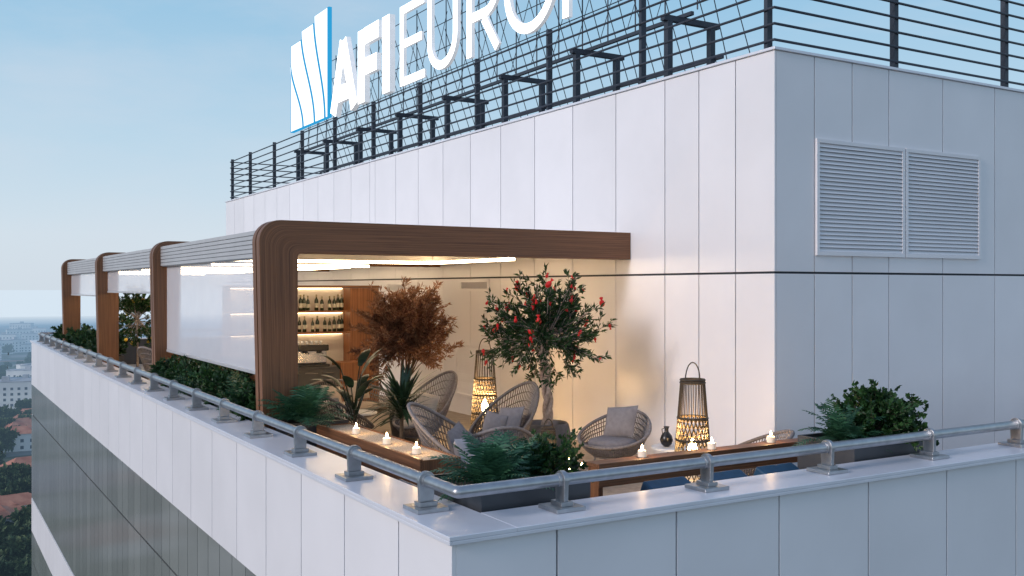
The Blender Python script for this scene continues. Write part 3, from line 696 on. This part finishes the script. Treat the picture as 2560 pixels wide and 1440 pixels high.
for x in (5.32,6.9,8.56):
    mb=MB(); mb.box(x,x+.05,7.29,7.45,.004,.773); mb.build('support_panel',m_wz,rw,world=True)
def candle(x,y,z,label,en=2.6):
    t=thing('candle',label,'candle',(x,y,z),0,'pillar candles on the ledges'); mb=MB(); mb.lathe([(.040,.001),(.042,.008),(.042,.060),(.035,.065),(.02,.058)],18); mb.build('wax',m_wax,t,smooth=False)
    mb=MB(); mb.lathe([(.004,0),(.011,.012),(.010,.026),(.001,.05)],8,(0,0,.070)); mb.build('flame',m_flame,t,smooth=True)
    plight((x,y,z+.15),en,(1,.60,.25),.02)
candle(4.12,10.15,.816,'white candle on the left gravel ledge, farthest from the corner')
candle(4.12,9.32,.816,'white candle in the middle of the left gravel ledge')
candle(4.12,8.62,.816,'white candle on the left gravel ledge, nearest the corner')
candle(5.9,7.38,.811,'white candle on the right ledge, leftmost of its three')
candle(6.78,7.38,.811,'white candle on the right ledge just right of the tall lantern')
candle(7.6,7.38,.811,'white candle on the right ledge, nearest the right planter')
candle(3.8,31.9,.85,'tiny lit candle on the planter at the far left end',2)
# blue chairs
bc=None
def blue(loc,rz,label):
    global bc
    if bc is None:
        t=thing('bar_chair',label,'chair',loc,rz,'blue low-backed chairs at the ledges')
        mb=MB(); mb.box(-.21,.21,-.22,.22,.43,.49); mb.build('seat',m_blue,t,bevel=.015)
        mb=MB(); mb.obox((-.26,0,.635),(.07,0,.03),(0,.24,0),(-.03,0,.07)); mb.build('backrest',m_blue,t,bevel=.02)
        for sx in (-1,1):
            for sy in (-1,1):
                mb=MB(); mb.tube([(sx*.18,sy*.19,.43),(sx*.21,sy*.21,.004)],[.016,.011],6); mb.build('leg',m_wz,t)
        bc=t
        for sy in (-1,1): mb=MB(); mb.tube([(-.2,.2*sy,.46),(-.25,.2*sy,.60)],.011,6); mb.build('back_post',m_wz,t)
    else: dup(bc,loc,rz,label)
blue((3.88,7.75,0),0,'blue chair nearest the corner planter on the left side'); blue((3.84,8.5,0),0,'blue chair at the left ledge, second from the corner'); blue((3.84,9.2,0),0,'blue chair at the left ledge, third from the corner')
blue((5.66,7.0,0),PI/2,'leftmost blue chair at the right ledge'); blue((6.34,7.0,0),PI/2,'middle blue chair at the right ledge'); blue((7.02,7.0,0),PI/2,'rightmost blue chair at the right ledge')
# fairy lights
fl=thing('fairy_lights','tiny warm fairy lights strung through the corner shrub','lights',(4.42,6.78,.92)); random.seed(9)
mb=MB(); pts=[(random.uniform(-.25,.2),-.25+random.uniform(-.05,.1),random.uniform(-.02,.18)) for _ in range(6)]; mb.tube(pts,.0015,3); mb.build('cord',m_dark,fl)
mb=MB(); [mb.lathe([(.001,-.003),(.004,0),(.001,.003)],6,p) for p in pts]; mb.build('bulbs',m_flame,fl)
# ------------------------------------------------------------------ shelving and counter
sh=thing('bar_shelving','tall wooden shelving unit with two lit shelves of bottles','shelving',(6.6,18.6,0))
mb=MB(); mb.box(5.0,7.38,18.86,18.9,.004,2.42); mb.build('back_panel',m_ceil,sh,world=True)
mb=MB(); mb.box(7.382,8.0,18.5,18.9,.004,2.42); mb.build('side_panel',m_ws,sh,world=True)
mb=MB(); mb.box(4.95,4.998,18.5,18.9,.004,2.42); mb.build('side_panel',m_ws,sh,world=True)
mb=MB(); mb.box(4.95,8.0,18.48,18.9,2.422,2.47); mb.build('top_board',m_wx,sh,world=True)
for z in (1.97,1.55):
    mb=MB(); mb.box(5.0,7.38,18.5,18.855,z-.035,z); mb.build('shelf',m_ws,sh,world=True)
    mb=MB(); mb.box(5.05,7.33,18.80,18.82,z-.055,z-.037); mb.build('shelf_light',m_leds,sh,world=True)
mb=MB(); mb.box(5.05,7.33,18.80,18.82,2.40,2.419); mb.build('shelf_light',m_leds,sh,world=True)
bt=None; random.seed(3)
for zi,z in enumerate((1.972,1.552)):
    x=5.6
    while x<7.32:
        if random.random()<.80:
            lab=('dark wine bottle on the upper lit shelf','dark wine bottle on the lower lit shelf')[zi]; gp=('bottles on the upper shelf','bottles on the lower shelf')[zi]
            loc=(x,18.64+random.uniform(-.04,.05),z)
            if bt is None:
                bt=thing('bottle',lab,'bottle',loc,0,gp)
                mb=MB(); mb.lathe([(.034,.002),(.037,.01),(.037,.18),(.03,.21),(.014,.235),(.0135,.25)],12); mb.build('glass',m_bottle,bt,smooth=True)
                mb=MB(); mb.lathe([(.015,.25),(.0155,.30),(.013,.302)],10); mb.build('cap',m_foil,bt)
                mb=MB(); mb.lathe([(.0378,.06),(.0378,.14)],12); mb.build('paper_label',m_label,bt)
            else: dup(bt,loc,0,lab,random.uniform(.9,1.08),gp)
        x+=.088
cn=thing('bar_counter','grey and wooden bar counter in front of the bottle shelving','counter',(6.4,17.9,0))
mb=MB(); mb.box(5.3,6.95,17.95,18.40,.004,.88); mb.build('cabinet',m_grey,cn,world=True,bevel=.004)
mb=MB(); mb.box(6.96,7.6,17.93,18.40,.004,.98); mb.build('wooden_end',m_ws,cn,world=True,bevel=.004)
mb=MB(); mb.box(5.28,6.95,17.93,18.42,.882,.915); mb.build('worktop',m_grey,cn,world=True,bevel=.004)
for k in range(3):
    mb=MB(); mb.tube([(5.9+.35*k,17.935,.8),(6.15+.35*k,17.935,.8)],.01,6); mb.build('handle',m_chrome,cn,world=True)
em=thing('espresso_machine','chrome espresso machine on the bar counter','coffee machine',(6.45,18.16,.916))
mb=MB(); mb.box(-.3,.3,-.05,.22,.05,.42); mb.build('body',m_chrome,em,bevel=.02)
mb=MB(); mb.box(-.3,.3,-.22,.22,.0,.048); mb.build('drip_tray',m_vase,em,bevel=.008)
mb=MB(); mb.box(-.3,.3,-.16,-.052,.30,.42); mb.build('head',m_vase,em,bevel=.015)
for x in (-.14,.14):
    mb=MB(); mb.tube([(x,-.12,.30),(x,-.12,.25)],.03,10); mb.tube([(x,-.12,.27),(x,-.26,.26)],.011,6); mb.build('portafilter',m_vase,em)
for k in range(6):
    cu=MB(); cu.lathe([(.02,.001),(.03,.02),(.034,.06),(.031,.06),(.02,.01)],10)
    o=cu.build('cup',m_tabw,None,smooth=True); o.location=(6.22+.09*k,18.24,1.338); tag(o,'white cup on top of the espresso machine','cup','cups on the espresso machine')
# ------------------------------------------------------------------ city
ZG=-72.6
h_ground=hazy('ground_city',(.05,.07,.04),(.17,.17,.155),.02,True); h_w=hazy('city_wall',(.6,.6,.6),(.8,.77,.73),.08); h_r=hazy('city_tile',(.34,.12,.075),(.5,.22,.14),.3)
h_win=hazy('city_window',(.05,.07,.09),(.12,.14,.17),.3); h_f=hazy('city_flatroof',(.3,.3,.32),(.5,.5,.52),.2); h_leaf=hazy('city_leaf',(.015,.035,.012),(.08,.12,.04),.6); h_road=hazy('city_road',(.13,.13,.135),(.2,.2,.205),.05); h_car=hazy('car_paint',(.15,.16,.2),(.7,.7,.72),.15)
mb=MB(); n=48; Rg=40000
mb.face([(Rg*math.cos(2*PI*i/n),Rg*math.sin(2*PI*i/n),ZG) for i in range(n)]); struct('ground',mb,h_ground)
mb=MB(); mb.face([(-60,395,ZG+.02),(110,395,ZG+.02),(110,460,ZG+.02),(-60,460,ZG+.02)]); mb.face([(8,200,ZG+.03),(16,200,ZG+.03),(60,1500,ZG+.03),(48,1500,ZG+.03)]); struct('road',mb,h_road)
wm=MB(); wm.box(-.7,.7,-.06,.02,0,1.5); wmesh=None
def block(name,x,y,w_,d,h,rz,gable,label,cat,group):
    global wmesh
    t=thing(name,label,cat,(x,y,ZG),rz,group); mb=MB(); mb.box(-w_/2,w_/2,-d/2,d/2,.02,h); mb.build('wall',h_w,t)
    mb=MB()
    if gable:
        o=.6; rh=min(w_,d)*.28; vs=[(-w_/2-o,-d/2-o,h),(w_/2+o,-d/2-o,h),(w_/2+o,d/2+o,h),(-w_/2-o,d/2+o,h),(-w_/4,0,h+rh),(w_/4,0,h+rh)]
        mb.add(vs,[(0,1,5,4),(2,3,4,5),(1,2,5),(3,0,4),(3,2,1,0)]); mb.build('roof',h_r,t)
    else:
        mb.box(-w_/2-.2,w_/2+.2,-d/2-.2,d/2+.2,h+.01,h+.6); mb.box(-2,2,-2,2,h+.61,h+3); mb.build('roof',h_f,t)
    fl_=max(1,int(h/3.1)); nx=max(2,int(w_/3.6)); ny=max(2,int(d/4))
    for f in range(fl_):
        z=1.0+f*3.1
        sp_=[(-w_/2+(i+.5)*w_/nx,-d/2,0) for i in range(nx)]+[(w_/2,-d/2+(i+.5)*d/ny,PI/2) for i in range(ny)]+[(-w_/2,-d/2+(i+.5)*d/ny,-PI/2) for i in range(ny)]
        for (a,b_,r) in sp_:
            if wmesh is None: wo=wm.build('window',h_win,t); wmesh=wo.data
            else: wo=bpy.data.objects.new('window',wmesh); C.objects.link(wo); wo.parent=t
            wo.location=(a,b_,z); wo.rotation_euler=(0,0,r)
random.seed(21)
for D,k in ((300,1),(318,1),(370,1),(455,1),(475,1),(492,1),(515,1),(540,1)):
    for j in range(3):
        l=.0835+(-.075+.04*j)+random.uniform(-.01,.01)
        block('town_house',l*D,1.1175*D,random.uniform(13,20),random.uniform(9,13),random.uniform(5,8),random.uniform(-.4,.4),True,'red-roofed town house far below','house','red-roofed town houses far below')
for i in range(44):
    D=random.uniform(560,1500); l=random.uniform(.0,.11)
    block('apartment_block',l*D,1.1175*D,random.uniform(14,34),random.uniform(12,18),random.choice((9,12,15,18,21)),random.uniform(-.5,.5),False,'pale apartment block in the distant city','building','apartment blocks of the distant city')
tr=None
br,lf,_=bush(70,(0,0,3.5),26,(-.5,1.5),(2.2,4.4),6,9,1.3,.9,.9,1.6,.3,.12)
for i in range(130):
    D=random.choice((random.uniform(235,292),random.uniform(325,365),random.uniform(410,560),random.uniform(560,1300))); l=random.uniform(.02,.105)
    loc=(l*D,1.1175*D,ZG); lab='green city tree far below'
    if tr is None:
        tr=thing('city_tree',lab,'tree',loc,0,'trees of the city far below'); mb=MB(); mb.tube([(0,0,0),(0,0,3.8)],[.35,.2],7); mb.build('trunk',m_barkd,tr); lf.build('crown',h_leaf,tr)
    else: dup(tr,loc,random.uniform(0,6),lab,random.uniform(.8,1.6))
car=None
for r in range(4):
    for i in range(9):
        loc=(16+i*3.2+random.uniform(-.3,.3),403+r*13,ZG+.03); lab='car parked in the lot far below'
        if random.random()<.2: continue
        if car is None:
            car=thing('parked_car',lab,'car',loc,0,'cars parked in the lot far below'); mb=MB(); mb.box(-.9,.9,-2.2,2.2,.35,.95); mb.build('body',h_car,car,bevel=.15)
            mb=MB(); mb.add([(-.8,-1.2,.951),(.8,-1.2,.951),(.8,1.6,.951),(-.8,1.6,.951),(-.65,-.6,1.45),(.65,-.6,1.45),(.65,1.2,1.45),(-.65,1.2,1.45)],[(4,5,6,7),(0,1,5,4),(1,2,6,5),(2,3,7,6),(3,0,4,7)]); mb.build('cabin',h_win,car)
            for sx in (-.85,.85):
                for sy in (-1.35,1.35): mb=MB(); mb.tube([(sx-.1,sy,.33),(sx+.1,sy,.33)],.33,10); mb.build('wheel',m_dark,car)
        else: dup(car,loc,random.choice((0,PI)),lab)
print('done')
